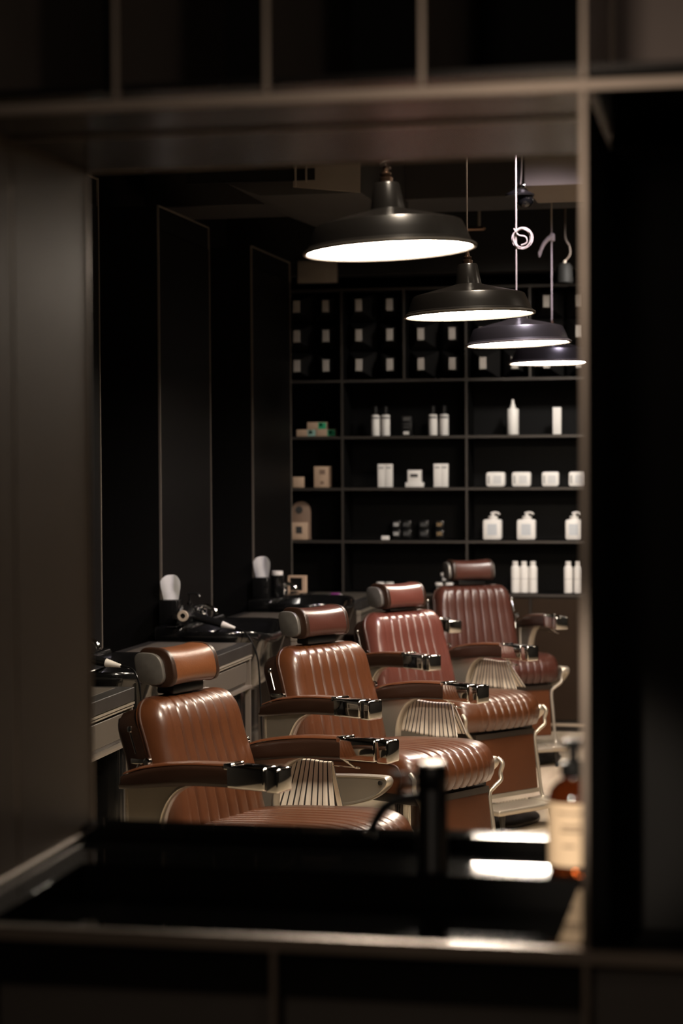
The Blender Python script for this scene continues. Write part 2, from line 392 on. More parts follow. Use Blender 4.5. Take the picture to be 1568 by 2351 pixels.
# pyramid tiles fixed in the upper bays
ordn = ['first', 'second', 'third', 'fourth', 'fifth', 'sixth']
cols = (-2.79, -2.60, -2.385, -2.185, -1.985, -1.785, -1.590, -1.388, -1.188, -0.985)
def pyramid():
    b = nb(); h = 0.093
    B = [b.verts.new(p) for p in ((-h, 0.20, -h), (h, 0.20, -h), (h, 0.20, h), (-h, 0.20, h))]
    T = [b.verts.new(p) for p in ((-0.021, 0.045, -0.038), (0.021, 0.045, -0.038), (0.021, 0.045, 0.038), (-0.021, 0.045, 0.038))]
    for i in range(4): b.faces.new((B[i], B[(i + 1) % 4], T[(i + 1) % 4], T[i]))
    b.faces.new(T); b.faces.new(list(reversed(B)))
    bmesh.ops.recalc_face_normals(b, faces=b.faces); return b
py_me = tip_me = None
unit = t
for x in cols:
    for r in range(3):
        z = 2.221 + 0.093 + 0.19 * r
        if py_me is None:
            o1 = obj('pyramid_tile', pyramid(), TILE, unit, False); py_me = o1.data
            o2 = obj('flat_tip', box(nb(), -0.021, 0.021, 0.036, 0.046, -0.038, 0.038, 0.002, 1), TIP, o1, False); tip_me = o2.data
        else:
            o1 = bpy.data.objects.new('pyramid_tile', py_me); COL.objects.link(o1); o1.parent = unit
            o2 = bpy.data.objects.new('flat_tip', tip_me); COL.objects.link(o2); o2.parent = o1
        o1.location = (sh(x), 0, z)
        o2['label'] = 'pale flat tip'

# ================================================================== PRODUCTS ON THE SHELVES
YP = 12.52
def carton(name, label, x, z, w_, d_, h_, m, cat='box', group=None, prints=(), y=YP, bev=0.002):
    t = thing(name, label, cat, (x, y, z), 0, group)
    obj('carton', box(nb(), -w_ / 2, w_ / 2, 0, d_, 0, h_, bev, 2), m, t)
    for (nm, x0, x1, z0, z1, pm) in prints:
        obj(nm, box(nb(), x0 * w_, x1 * w_, -0.0012, 0.001, z0 * h_, z1 * h_), pm, t, False)
    return t
# top display shelf
z = 1.862
for i, (x, zz, m2, lb) in enumerate(((-2.738, z, TEAL, 'kraft soap carton with green label, lower left of the pile of three'),
                                      (-2.608, z, GREEN, 'kraft soap carton with dark green end, lower right of the pile of three'),
                                      (-2.668, z + 0.046, GREEN, 'kraft soap carton with green label, on top of the pile of three'))):
    carton('soap_carton', lb, x, zz, 0.126, 0.07, 0.045, KRAFT, group='kraft soap cartons', prints=(('label_patch', 0.08, 0.49, 0.05, 0.95, m2), ('green_mark', 0.14, 0.3, 0.35, 0.85, GREEN)))
def tonic_bottle(label, x):
    t = thing('tonic_bottle', label, 'bottle', (x, YP + 0.03, 1.862), 0, 'white bottles with black tops')
    obj('bottle_body', lathe(nb(), [(0, 0), (0.027, 0), (0.0285, 0.003), (0.0285, 0.128), (0.026, 0.133), (0.012, 0.135), (0, 0.135)], 32), WHITE, t)
    obj('bottle_top', lathe(nb(), [(0, 0.135), (0.013, 0.135), (0.013, 0.15), (0.017, 0.151), (0.017, 0.185), (0.009, 0.19), (0, 0.19)], 24), BLACK_PLASTIC, t)
    obj('name_print', lathe(nb(), [(0.0288, 0.108), (0.0288, 0.122)], 32), PRINT_GREY, t)
    bm = nb()
    for a in (-0.55, -0.15, 0.25, 0.6): box(bm, -0.003, 0.003, -0.0293, -0.028, 0.109, 0.121, mx=Matrix.Rotation(a, 4, 'Z'))
    obj('lettering', bm, PRINT, t, False)
    return t
for x, lb in ((-2.290, 'left bottle of the left pair of white bottles with black tops'), (-2.224, 'right bottle of the left pair of white bottles with black tops'),
              (-1.918, 'left bottle of the right pair of white bottles with black tops'), (-1.846, 'right bottle of the right pair of white bottles with black tops')):
    tonic_bottle(lb, x)
t = thing('dark_carton', 'black printed carton standing between the two pairs of white bottles', 'box', (-2.087, YP + 0.01, 1.862))
obj('carton', box(nb(), -0.034, 0.034, 0, 0.05, 0, 0.125, 0.002), BLACK_PLASTIC, t)
bm = nb(); box(bm, -0.02, 0.028, -0.0012, 0.001, 0.095, 0.118); box(bm, -0.018, 0.02, -0.0012, 0.001, 0.05, 0.056); box(bm, -0.02, 0.024, -0.0012, 0.001, 0.07, 0.076)
obj('grey_print', bm, mat('dim_print', (0.06, 0.058, 0.055), 0.6), t, False)
obj('white_print', box(nb(), -0.018, 0.018, -0.0013, 0.001, 0.008, 0.026), WHITE_CARD, t, False)
t = thing('spray_bottle', 'white spray bottle with pointed nozzle, alone on the top display shelf', 'bottle', (-1.408, YP + 0.03, 1.862))
obj('bottle_body', lathe(nb(), [(0, 0), (0.034, 0), (0.037, 0.004), (0.037, 0.155), (0.034, 0.163), (0.019, 0.168), (0, 0.168)], 32), WHITE, t)
obj('nozzle', lathe(nb(), [(0, 0.168), (0.018, 0.168), (0.017, 0.182), (0.013, 0.186), (0.008, 0.21), (0.007, 0.222), (0, 0.223)], 20), WHITE, t)
carton('slim_carton', 'slim upright white carton at the right of the top display shelf', -1.128, 1.862, 0.052, 0.045, 0.17, WHITE_CARD)
# second display shelf
z = 1.534
carton('small_kraft_carton', 'small plain kraft carton at the left end beside the mirror unit', -2.795, z, 0.066, 0.05, 0.068, KRAFT)
carton('kraft_carton', 'upright kraft carton with two dark pictures on the second shelf', -2.636, z, 0.105, 0.06, 0.135, KRAFT, prints=(('picture', -0.15, 0.2, 0.62, 0.85, KRAFT_DK), ('picture', -0.1, 0.12, 0.15, 0.3, KRAFT_DK)))
for x, lb in ((-2.249, 'left of the twin white cartons beside the small display box'), (-2.202, 'right of the twin white cartons, touching its twin, left of the small display box'),
              (-1.888, 'left of the twin white cartons near the second upright'), (-1.843, 'right of the twin white cartons near the second upright')):
    carton('white_carton', lb, x, z, 0.0455, 0.045, 0.148, WHITE_CARD, group='tall white cartons', prints=(('name_print', -0.35, 0.35, 0.80, 0.88, PRINT_GREY),))
carton('display_tray', 'low white tray under the small white display box', -2.037, z, 0.112, 0.07, 0.030, WHITE_CARD)
carton('display_box', 'small white box with a black printed word, on the low tray', -2.037, z + 0.0305, 0.086, 0.05, 0.078, WHITE_CARD, prints=(('printed_word', -0.30, 0.27, 0.42, 0.68, PRINT),), y=YP + 0.008)
for i, (x, w_) in enumerate(((-1.517, 0.118), (-1.354, 0.118), (-1.171, 0.106), (-1.000, 0.110))):
    t = thing('shaving_soap_tin', 'white rounded soap box, %s from the left on the second shelf' % ordn[i], 'box', (x, YP, z), 0, 'white rounded soap boxes')
    obj('tin', prism(nb(), rrect(w_, 0.092, 0.016, 5, 0, 0.047), 0, 0.07, 'xz', 0.006), WHITE, t)
    obj('side_print', prism(nb(), rrect(0.012, 0.05, 0.003, 3, -w_ * 0.36, 0.045), -0.001, 0.004, 'xz'), PRINT_GREY, t)
    obj('front_print', prism(nb(), rrect(0.05, 0.05, 0.003, 3, w_ * 0.1, 0.046), -0.001, 0.004, 'xz'), mat('pale_print', (0.58, 0.57, 0.56), 0.5), t)
# third display shelf
z = 1.199
t = thing('gift_pack', 'arched kraft gift pack at the left end of the third shelf', 'box', (-2.782, YP, z))
arch = [(-0.06, 0), (0.06, 0)] + [(0.06 * cos(radians(a)), 0.185 + 0.06 * sin(radians(a))) for a in range(0, 181, 15)]
obj('arched_back', prism(nb(), arch, 0.02, 0.06, 'xz', 0.002), KRAFT_DK, t)
obj('front_carton', box(nb(), -0.058, 0.05, -0.03, 0.019, 0, 0.11, 0.002), KRAFT, t)
obj('picture', box(nb(), -0.02, 0.02, -0.0315, -0.029, 0.04, 0.085), PRINT, t, False)
obj('round_window', lathe(nb(), [(0, 0), (0.024, 0), (0.024, 0.002), (0, 0.002)], 24, Matrix.Translation((-0.01, 0.0195, 0.19)) @ Matrix.Rotation(pi / 2, 4, 'X')), PRINT, t)
carton('price_card', 'tiny white card lying in front on the third shelf', -2.216, z, 0.05, 0.012, 0.026, WHITE_CARD, 'card', y=12.47)
DIM = mat('dim_tin_print', (0.045, 0.044, 0.043), 0.5); GOLD = mat('gold_print', (0.28, 0.19, 0.10), 0.4, 0.5)
for i, (x, w_, pm, lb) in enumerate(((-2.175, 0.055, PRINT_GREY, 'black tin with two white marks, first of the dark tins on the third shelf'),
                                      (-2.108, 0.062, DIM, 'black printed tin, second of the dark tins on the third shelf'),
                                      (-1.996, 0.065, DIM, 'black printed tin, third of the dark tins on the third shelf'),
                                      (-1.893, 0.056, GOLD, 'black tin with two gold marks, last of the dark tins on the third shelf'))):
    t = thing('dark_tin', lb, 'tin', (x, YP + 0.12, z), 0, 'dark tins on the third shelf')
    for q in range(2):
        obj('tin_body', box(nb(), -w_ / 2, w_ / 2, 0, 0.06, 0.004 + 0.060 * q, 0.06 + 0.060 * q, 0.006), BLACK_PLASTIC, t)
        obj('printed_mark', box(nb(), -w_ * 0.3, w_ * 0.3, -0.0015, 0.001, 0.022 + 0.060 * q, 0.045 + 0.060 * q), pm, t, False)
for i, (x, w_, lb) in enumerate(((-1.539, 0.118, 'left white square pump bottle on the third shelf'), (-1.324, 0.118, 'middle white square pump bottle on the third shelf'),
                                 (-1.025, 0.105, 'right white square pump bottle, beside the wall trim'))):
    t = thing('pump_bottle', lb, 'bottle', (x, YP, z), 0, 'white pump bottles on the third shelf')
    obj('bottle_body', prism(nb(), rrect(w_, 0.128, 0.014, 5, 0, 0.064), 0, 0.07, 'xz', 0.008), WHITE, t)
    bm = lathe(nb(), [(0, 0.127), (0.030, 0.127), (0.030, 0.148), (0.012, 0.152), (0.008, 0.155), (0.008, 0.163), (0, 0.163)], 24, Matrix.Translation((0.003, 0.035, 0)))
    tube(bm, smooth_path([(-0.01, 0.035, 0.165), (0.015, 0.03, 0.171), (0.036, 0.02, 0.168), (0.046, 0.015, 0.160)]), [0.008] * 9 + [0.007] * 8 + [0.006] * 8)
    obj('pump', bm, WHITE, t)
    obj('front_print', box(nb(), -0.03, 0.03, -0.001, 0.002, 0.03, 0.1), mat('blue_grey_print', (0.52, 0.54, 0.56), 0.5), t, False)
# lowest shelf
z = 0.864
for i, x in enumerate((-1.395, -1.340, -1.283, -1.061, -0.999)):
    lb = ('left', 'middle', 'right')[i] + ' bottle of the three white bottles above the cupboard' if i < 3 else ('left', 'right')[i - 3] + ' bottle of the two white bottles beside the wall trim'
    t = thing('white_bottle', lb, 'bottle', (x, YP + 0.02, z), 0, 'white bottles on the lowest shelf')
    obj('bottle_body', lathe(nb(), [(0, 0), (0.025, 0), (0.0275, 0.003), (0.0275, 0.158), (0.023, 0.168), (0.019, 0.171), (0, 0.171)], 28), WHITE, t)
    obj('cap', lathe(nb(), [(0, 0.1715), (0.018, 0.1715), (0.018, 0.198), (0.016, 0.2), (0, 0.2)], 24), WHITE, t)
    obj('print_line', lathe(nb(), [(0.0278, 0.088), (0.0278, 0.091)], 28), PRINT_GREY, t)
for i, (x, zz, lb) in enumerate(((-2.262, 0, 'dark jar with white lid, first from the left on the lowest shelf'), (-2.202, 0, 'dark jar with white lid, second from the left on the lowest shelf'),
                                 (-2.063, 0, 'dark jar with white lid, half hidden by the third chair headrest'), (-1.880, 0, 'lower left jar of the pile with white lids'),
                                 (-1.818, 0, 'lower right jar of the pile with white lids'), (-1.845, 0.062, 'top jar of the pile with white lids'))):
    t = thing('pomade_jar', lb, 'jar', (x, YP + 0.02, z + zz), 0, 'dark jars with white lids')
    obj('jar_body', lathe(nb(), [(0, 0), (0.024, 0), (0.026, 0.003), (0.026, 0.044), (0, 0.044)], 24), BLACK_PLASTIC, t)
    obj('lid', lathe(nb(), [(0, 0.0442), (0.027, 0.0442), (0.027, 0.060), (0.025, 0.0615), (0, 0.0615)], 24), WHITE, t)
    obj('front_print', box(nb(), -0.012, 0.010, -0.0272, -0.0235, 0.012, 0.034), PRINT_GREY, t, False)

# ================================================================== STATIONS ALONG THE LEFT WALL
XC = -2.20
def counter(label, y0, y1):
    yc = (y0 + y1) / 2; h = (y1 - y0) / 2
    t = thing('styling_counter', label, 'counter', (XC, yc, 0), 0, 'styling counters')
    obj('worktop', box(nb(), -0.495, 0, -h, h, 0.820, 0.870, 0.002, 1), GREY_TOP, t, False)
    obj('top_inlay', box(nb(), -0.44, -0.06, -h + 0.05, h - 0.05, 0.8695, 0.872), DRAWER, t, False)
    obj('carcass', box(nb(), -0.49, -0.03, -h + 0.01, h - 0.01, 0.675, 0.82), WOOD_DARK, t, False)
    d = obj('drawer', box(nb(), -0.030, -0.012, -h + 0.05, h - 0.06, 0.695, 0.785, 0.002, 1), DRAWER, t, False)
    bm = nb()
    box(bm, -0.03, -0.004, -h, h, 0.797, 0.803); box(bm, -0.03, 0.0, -h, h, 0.808, 0.816)
    obj('trim_rail', bm, CHAMPAGNE, t, False)
    obj('lower_rail', box(nb(), -0.03, -0.002, -h, h, 0.664, 0.676), SHELF_EDGE, t, False)
    for s in (-1, 1):
        obj('leg', box(nb(), -0.03, -0.006, s * (h - 0.012) - 0.006, s * (h - 0.012) + 0.006, 0.0, 0.808), SHELF_EDGE, t, False)
    obj('cupboard', box(nb(), -0.49, -0.22, -h + 0.02, h - 0.02, 0.0, 0.664), WOOD_DARK, t, False)
    return t
counter('dark styling counter at the far left, behind the nearest chair', 6.16, 7.06)
counter('dark styling counter behind the headrest of the nearest chair', 7.97, 8.87)
counter('dark styling counter half hidden behind the black basin with the hair dryer', 9.80, 10.68)
counter('dark styling counter against the shelves at the back wall', 11.56, 12.40)

def basin(label, yc, L=0.40):
    t = thing('shampoo_basin', label, 'basin', (-2.43, yc, 0), 0, 'black shampoo basins')
    b = nb(); N = 72
    def se(a, bb, z, n=3.2):
        out = []
        for k in range(N):
            th = 2 * pi * k / N; c, s = cos(th), sin(th)
            x = a * math.copysign(abs(c) ** (2 / n), c); y = bb * math.copysign(abs(s) ** (2 / n), s)
            # the rim dips towards the aisle where the neck rests
            dip = 0.035 * max(0, c) ** 2 * max(0, 1 - (y / bb) ** 2) if z > 0.8 else 0
            out.append(b.verts.new((x, y, z - dip)))
        return out
    prof = [(0.12, 0.20, 0.60), (0.17, 0.30, 0.64), (0.215, L - 0.05, 0.76), (0.24, L - 0.01, 0.87), (0.25, L, 0.905), (0.243, L - 0.007, 0.915), (0.228, L - 0.022, 0.912),
            (0.215, L - 0.04, 0.89), (0.19, L - 0.08, 0.80), (0.12, 0.20, 0.745), (0.03, 0.04, 0.74)]
    R = [se(a, bb, z) for a, bb, z in prof]
    for A, B in zip(R, R[1:]):
        for k in range(N): b.faces.new((A[k], A[(k + 1) % N], B[(k + 1) % N], B[k]))
    b.faces.new(list(reversed(R[0]))); b.faces.new(R[-1])
    bmesh.ops.recalc_face_normals(b, faces=b.faces)
    obj('bowl', b, CERAMIC, t, True, 60)
    obj('tap_ledge', box(nb(), -0.262, -0.12, -L + 0.03, L - 0.03, 0.86, 0.935, 0.018, 3), CERAMIC, t)
    for s in (-1, 1):
        obj('tap_knob', lathe(nb(), [(0, 0.93), (0.022, 0.93), (0.024, 0.95), (0.017, 0.956), (0.022, 0.966), (0.022, 0.985), (0.012, 0.992), (0, 0.992)], 20, Matrix.Translation((-0.17, 0.09 * s + 0.05, 0))), CHROME, t)
    bm = nb(); tube(bm, smooth_path([(-0.17, 0.05, 0.93), (-0.17, 0.05, 0.975), (-0.14, 0.05, 1.0), (-0.09, 0.05, 0.985), (-0.075, 0.05, 0.96)]), 0.011, 12)
    obj('spout', bm, CHROME, t)
    obj('pedestal', box(nb(), -0.26, 0.10, -0.2, 0.2, 0.0, 0.64, 0.03, 3), BLACK_GLOSS, t)
    return t
basin('black shampoo basin at the far left, beyond the first counter', 7.515)
basin('black shampoo basin with the hair dryer lying across its corner', 9.335, 0.43)
basin('black shampoo basin farthest away, in front of the product shelves', 11.12)

def hair_dryer(label, loc, rz, tip):
    t = thing('hair_dryer', label, 'hair dryer', loc, rz)
    ax = Matrix.Rotation(pi / 2, 4, 'X')      # barrel along local -y
    obj('barrel', lathe(nb(), [(0, -0.075), (0.024, -0.075), (0.034, -0.07), (0.040, -0.03), (0.042, 0.02), (0.036, 0.06), (0.028, 0.10), (0.026, 0.11), (0.020, 0.11), (0.020, 0.09), (0, 0.09)], 32, ax), BLACK_GLOSS, t)
    obj('nozzle_ring', lathe(nb(), [(0.012, 0.109), (0.0255, 0.109), (0.0265, 0.118), (0.024, 0.122), (0.012, 0.122), (0.012, 0.109)], 32, ax), mat('beige_ring', (0.34, 0.28, 0.21), 0.4), t)
    obj('grille_ring', lathe(nb(), [(0.0425, -0.012), (0.0435, -0.008), (0.0435, 0.008), (0.0425, 0.012)], 32, ax), CHROME, t)
    tip = Vector(tip); a = tip * 0.16
    bm = nb(); tube(bm, [a, tip * 0.45, tip * 0.74], [0.021, 0.019, 0.016], 20)
    obj('handle', bm, BLACK_GLOSS, t)
    bm = nb(); rs = []; ps = []
    for k in range(13):
        f = k / 12; ps.append(tip * (0.74 + 0.26 * f)); rs.append(0.0155 * (1 - f) + 0.006 * f + (0.0012 if k % 2 else 0))
    tube(bm, ps, rs, 20)
    obj('strain_relief', bm, mat('pale_rubber', (0.55, 0.52, 0.48), 0.5), t)
    return t
def cord(name, label, pts, r, m):
    o = obj(name, tube(nb(), smooth_path(pts, 10), r, 8), m); return tag(o, label, 'cable')
hair_dryer('black hair dryer lying on the black basin behind the second chair', (-2.545, 8.985, 0.990), radians(8), (0.235, -0.055, -0.062))
cord('dryer_cord', 'black hair dryer cord hanging down past the counter of the second chair', [(-2.303, 8.963, 0.928), (-2.245, 8.94, 0.905), (-2.19, 8.925, 0.80), (-2.175, 8.92, 0.62), (-2.165, 8.91, 0.40), (-2.15, 8.93, 0.12), (-2.12, 8.95, 0.006)], 0.0045, BLACK_GLOSS)
hair_dryer('black hair dryer at the far left edge of the opening', (-2.50, 7.13, 0.985), radians(4), (0.225, -0.02, -0.045))
cord('dryer_cord', 'black hair dryer cord at the far left, behind the nearest chair', [(-2.276, 7.125, 0.940), (-2.215, 7.10, 0.925), (-2.185, 7.085, 0.84), (-2.182, 7.08, 0.6), (-2.20, 7.075, 0.3), (-2.21, 7.09, 0.006)], 0.004, BLACK_GLOSS)

def tissue_box(label, x, y, z):
    t = thing('tissue_box', label, 'tissue box', (x, y, z), 0)
    obj('box_body', box(nb(), -0.044, 0.044, -0.055, 0.055, 0, 0.115, 0.004), BLACK_GLOSS, t)
    b = nb(); n = 13; rows = []
    for j in range(7):
        v = j / 6; row = []
        for i in range(n):
            u = i / (n - 1) * 2 - 1
            wd = 0.036 + 0.016 * v - 0.004 * max(0, v - 0.7) * 3
            row.append(b.verts.new((u * wd, 0.009 * sin(u * 2.6 + v * 1.2) * (0.6 + v), 0.113 + v * (0.118 - 0.030 * abs(u) ** 3))))
        rows.append(row)
    for A, B in zip(rows, rows[1:]):
        for i in range(n - 1): b.faces.new((A[i], A[i + 1], B[i + 1], B[i]))
    r_ = bmesh.ops.solidify(b, geom=b.faces[:], thickness=0.002)
    obj('tissue', b, TISSUE, t, True, 80)
    return t
tissue_box('black tissue box with a white tissue sticking up, beside the first mirror edge', -2.652, 9.10, 0.9355)
tissue_box('black tissue box farther back, its tissue drooping beside the last mirror unit', -2.650, 10.93, 0.9355)
t = thing('soap_dispenser', 'small black soap pump bottle in front of the middle mirror', 'bottle', (-2.605, 9.26, 0.936))
obj('bottle_body', box(nb(), -0.042, 0.042, -0.035, 0.035, 0, 0.075, 0.008, 3), BLACK_GLOSS, t)
bm = lathe(nb(), [(0, 0.075), (0.014, 0.075), (0.014, 0.09), (0.005, 0.092), (0.005, 0.13), (0, 0.13)], 16)
tube(bm, smooth_path([(-0.012, 0, 0.132), (0.015, 0, 0.134), (0.04, 0, 0.128), (0.05, 0, 0.116)]), 0.005, 10)
obj('pump', bm, BLACK_GLOSS, t)
t = thing('grooming_jar', 'round dark jar with pale lid beside the farther tissue box', 'jar', (-2.585, 11.03, 0.936))
obj('jar_body', lathe(nb(), [(0, 0), (0.035, 0), (0.037, 0.004), (0.037, 0.12), (0, 0.12)], 28), BLACK_GLOSS, t)
obj('lid', lathe(nb(), [(0, 0.1205), (0.032, 0.1205), (0.032, 0.143), (0, 0.143)], 28), WHITE, t)
t = thing('wooden_frame', 'small pale wooden display frame on the farthest counter', 'frame', (-2.60, 11.62, 0.871))
bm = nb()
for a in ((-0.055, 0.055, -0.02, 0.02, 0.045, 0.058), (-0.055, 0.055, -0.02, 0.02, 0.135, 0.148), (-0.055, -0.045, -0.02, 0.02, 0.058, 0.135), (0.032, 0.055, -0.02, 0.02, 0.058, 0.135)): box(bm, *a, 0.0015, 1)
obj('frame_bars', bm, KRAFT, t); obj('dark_insert', box(nb(), -0.045, 0.032, -0.005, 0.015, 0.058, 0.135), BLACK_PLASTIC, t, False)
obj('foot', box(nb(), -0.04, 0.04, -0.018, 0.018, 0, 0.045, 0.003), BLACK_GLOSS, t)
t = thing('card_holder', 'small white card block with a purple top on the farthest counter', 'card', (-2.415, 11.84, 0.871))
obj('card_block', box(nb(), -0.04, 0.04, -0.02, 0.02, 0, 0.022, 0.002), WHITE_CARD, t); obj('purple_top', box(nb(), -0.025, 0.027, -0.015, 0.015, 0.022, 0.030, 0.002), PURPLE, t)

# ================================================================== BARBER CHAIRS
def seg_bulge(y, half, n, h):
    if abs(y) >= half: return h
    tt = ((y + half) / (2 * half) * n) % 1.0
    return h * (1 - abs(2 * tt - 1) ** 6)
def ysamples(hw, half, n, per=10, edge=12):
    ys = []
    for k in range(n * per + 1): ys.append(-half + 2 * half * k / (n * per))
    side = [half + (hw - half) * (sin(pi / 2 * k / edge)) for k in range(1, edge + 1)]
    return [-s for s in reversed(side)] + ys + side
def make_seat():
    b = nb(); hw = 0.265; r = 0.038
    path = smooth_path([(-0.24, 0, 0.560), (-0.10, 0, 0.578), (0.10, 0, 0.592), (0.26, 0, 0.596), (0.345, 0, 0.580), (0.385, 0, 0.535), (0.388, 0, 0.490), (0.368, 0, 0.455)], 7)
    ys = ysamples(hw, 0.175, 8)
    rows = []
    for i, p in enumerate(path):
        a = path[max(0, i - 1)]; c = path[min(len(path) - 1, i + 1)]; tg = (c - a).normalized(); nr = Vector((-tg.z, 0, tg.x))
        if nr.z < 0 and p.x < 0.3: nr = -nr
        row = []
        fr = max(0, min(1, (p.x - 0.15) / 0.25))
        for y in ys:
            dd = min((hw - abs(y)) / r, 1); e = sqrt(max(0, 1 - (1 - dd) ** 2))
            nose = 0.055 * (abs(y) / hw) ** 2.6 * fr                 # rounded front corners in plan
            rib = seg_bulge(y, 0.175, 8, 0.007)
            q = p + nr * (-r * 0.8 * (1 - e) + rib * min(1, e))
            row.append(b.verts.new((q.x - nose, y, q.z)))
        rows.append(row)
    for A, B in zip(rows, rows[1:]):
        for j in range(len(ys) - 1): b.faces.new((A[j], B[j], B[j + 1], A[j + 1]))
    zb = 0.452
    L = [b.verts.new((r_[0].co.x, -hw + 0.004, min(zb, r_[0].co.z - 0.002))) for r_ in rows]; Rr = [b.verts.new((r_[-1].co.x, hw - 0.004, min(zb, r_[-1].co.z - 0.002))) for r_ in rows]
    for i in range(len(rows) - 1):
        b.faces.new((rows[i][0], L[i], L[i + 1], rows[i + 1][0])); b.faces.new((rows[i][-1], rows[i + 1][-1], Rr[i + 1], Rr[i]))
        b.faces.new((L[i], Rr[i], Rr[i + 1], L[i + 1]))
    b.faces.new([L[0]] + rows[0] + [Rr[0]]); b.faces.new([Rr[-1]] + list(reversed(rows[-1])) + [L[-1]])
    bmesh.ops.recalc_face_normals(b, faces=b.faces)
    return b, [Vector((r_[0].co.x, -hw - 0.002, r_[0].co.z)) for r_ in rows]
ZT, ZB = 0.975, 0.49
def back_x(z):
    f = (z - ZB) / (ZT - ZB)
    return -0.180 - 0.145 * f + 0.020 * sin(pi * f)
def back_w(z):
    w0 = 0.264 - 0.030 * (z - ZB) / (ZT - ZB); r = 0.075
    if z > ZT - r: w0 -= r - sqrt(max(0, r * r - (z - ZT + r) ** 2))
    return w0
BN = Vector((0.957, 0, 0.288))
def make_back():
    b = nb(); r = 0.05; T = 0.062
    zs = [ZB + (ZT - ZB) * k / 36 for k in range(31)] + [ZT - 0.075 + 0.075 * sin(pi / 2 * k / 14) for k in range(1, 15)]
    zs = sorted(set(round(z, 5) for z in zs))
    rows = []
    base = ysamples(1.0, 0.74, 7, 10, 12)
    for z in zs:
        wv = back_w(z); row = []
        for u in base:
            y = u * wv
            dd = min(wv - abs(y), ZT - z + 0.0001)
            e = sqrt(max(0, 1 - (1 - min(dd / r, 1)) ** 2))
            rib = seg_bulge(u, 0.74, 7, 0.008) * min(1, e * 1.2)
            # padding swells at the top roll
            sw = 0.012 * math.exp(-((z - 0.90) / 0.06) ** 2)
            q = Vector((back_x(z), y, z)) + BN * (-T + T * e * 0.9 + rib + sw * e)
            row.append(b.verts.new(q))
        rows.append(row)
    for A, B in zip(rows, rows[1:]):
        for j in range(len(base) - 1): b.faces.new((A[j], A[j + 1], B[j + 1], B[j]))
    out = [r_[0] for r_ in rows] + rows[-1][1:-1] + [r_[-1] for r_ in reversed(rows)] + list(reversed(rows[0][1:-1]))
    path = [v.co + BN * 0.004 for v in [r_[0] for r_ in rows] + rows[-1][1:-1:6] + [r_[-1] for r_ in reversed(rows)]]
    # flat rear
    rear = [b.verts.new(v.co - BN * 0.01) for v in out]
    for i in range(len(out)): b.faces.new((out[i], rear[i], rear[(i + 1) % len(out)], out[(i + 1) % len(out)]))
    b.faces.new(rear)
    bmesh.ops.recalc_face_normals(b, faces=b.faces)
    return b, path
def make_shell():
    b = nb(); T0, T1 = -0.072, -0.165
    zs = [ZB - 0.03 + (ZT - 0.02 - ZB + 0.03) * k / 30 for k in range(31)]
    def ring(t, sh):
        pts = []
        for z in zs: pts.append((-(back_w(max(z, ZB) + 0.012) - sh), z))
        pts[-1] = (pts[-1][0], zs[-1] - sh)
        pts2 = [(-y, z) for y, z in reversed(pts)]
        return [b.verts.new(Vector((back_x(max(z, ZB)), y, z)) + BN * t) for y, z in pts + pts2]
    rs = [ring(T0, 0.0), ring(T1 + 0.02, 0.002), ring(T1 + 0.006, 0.010), ring(T1, 0.026)]
    n = len(rs[0])
    for A, B in zip(rs, rs[1:]):
        for i in range(n): b.faces.new((A[i], A[(i + 1) % n], B[(i + 1) % n], B[i]))
    b.faces.new(rs[0]); b.faces.new(list(reversed(rs[-1])))
    bmesh.ops.recalc_face_normals(b, faces=b.faces)
    return b
def make_headrest():
    b = nb()
    # section in x-z, rounded, front face slightly bowed
    cx, cz = -0.372, 1.053
    sec = []
    for k in range(40):
        a = 2 * pi * k / 40; c, s = cos(a), sin(a); n = 3.4
        x = 0.060 * math.copysign(abs(c) ** (2 / n), c); z = 0.060 * math.copysign(abs(s) ** (2 / n), s)
        x += 0.006 * (1 - (z / 0.06) ** 2) * (1 if x > 0 else 0)
        sec.append((cx + x - 0.22 * z, cz + z))
    ys = [-0.110 + 0.220 * k / 16 for k in range(17)]
    rows = []
    for y in ys:
        sc = 1 + 0.0 * y; dip = -0.006 * (1 - (y / 0.110) ** 2)
        rows.append([b.verts.new((x + (dip if x > cx else 0) * 0.6, y, z + dip * (0.9 if z > cz else -0.4))) for x, z in sec])
    for A, B in zip(rows, rows[1:]):
        for k in range(40): b.faces.new((A[k], A[(k + 1) % 40], B[(k + 1) % 40], B[k]))
    b.faces.new(rows[0]); b.faces.new(list(reversed(rows[-1])))
    bmesh.ops.recalc_face_normals(b, faces=b.faces)
    return b, sec
SUP = [(-0.325, 0.725), (-0.340, 0.69), (-0.335, 0.56), (-0.325, 0.47), (-0.29, 0.415), (-0.20, 0.385), (0.04, 0.392), (0.15, 0.412), (0.23, 0.442), (0.285, 0.480), (0.302, 0.503),
       (0.297, 0.522), (0.268, 0.528), (0.13, 0.520), (0.0, 0.508), (-0.13, 0.500), (-0.19, 0.515), (-0.207, 0.56), (-0.200, 0.625), (-0.172, 0.680), (-0.130, 0.715), (-0.06, 0.736), (0.03, 0.742), (0.048, 0.752), (0.03, 0.765), (-0.15, 0.752)]
def arm_outline():
    top = smooth_path([(-0.345, 0, 0.742), (-0.25, 0, 0.772), (-0.10, 0, 0.794), (0.07, 0, 0.801)], 6)
    bot = smooth_path([(0.08, 0, 0.738), (-0.10, 0, 0.730), (-0.28, 0, 0.708), (-0.352, 0, 0.702)], 6)
    return [(p.x, p.z) for p in top] + [(p.x, p.z) for p in bot]
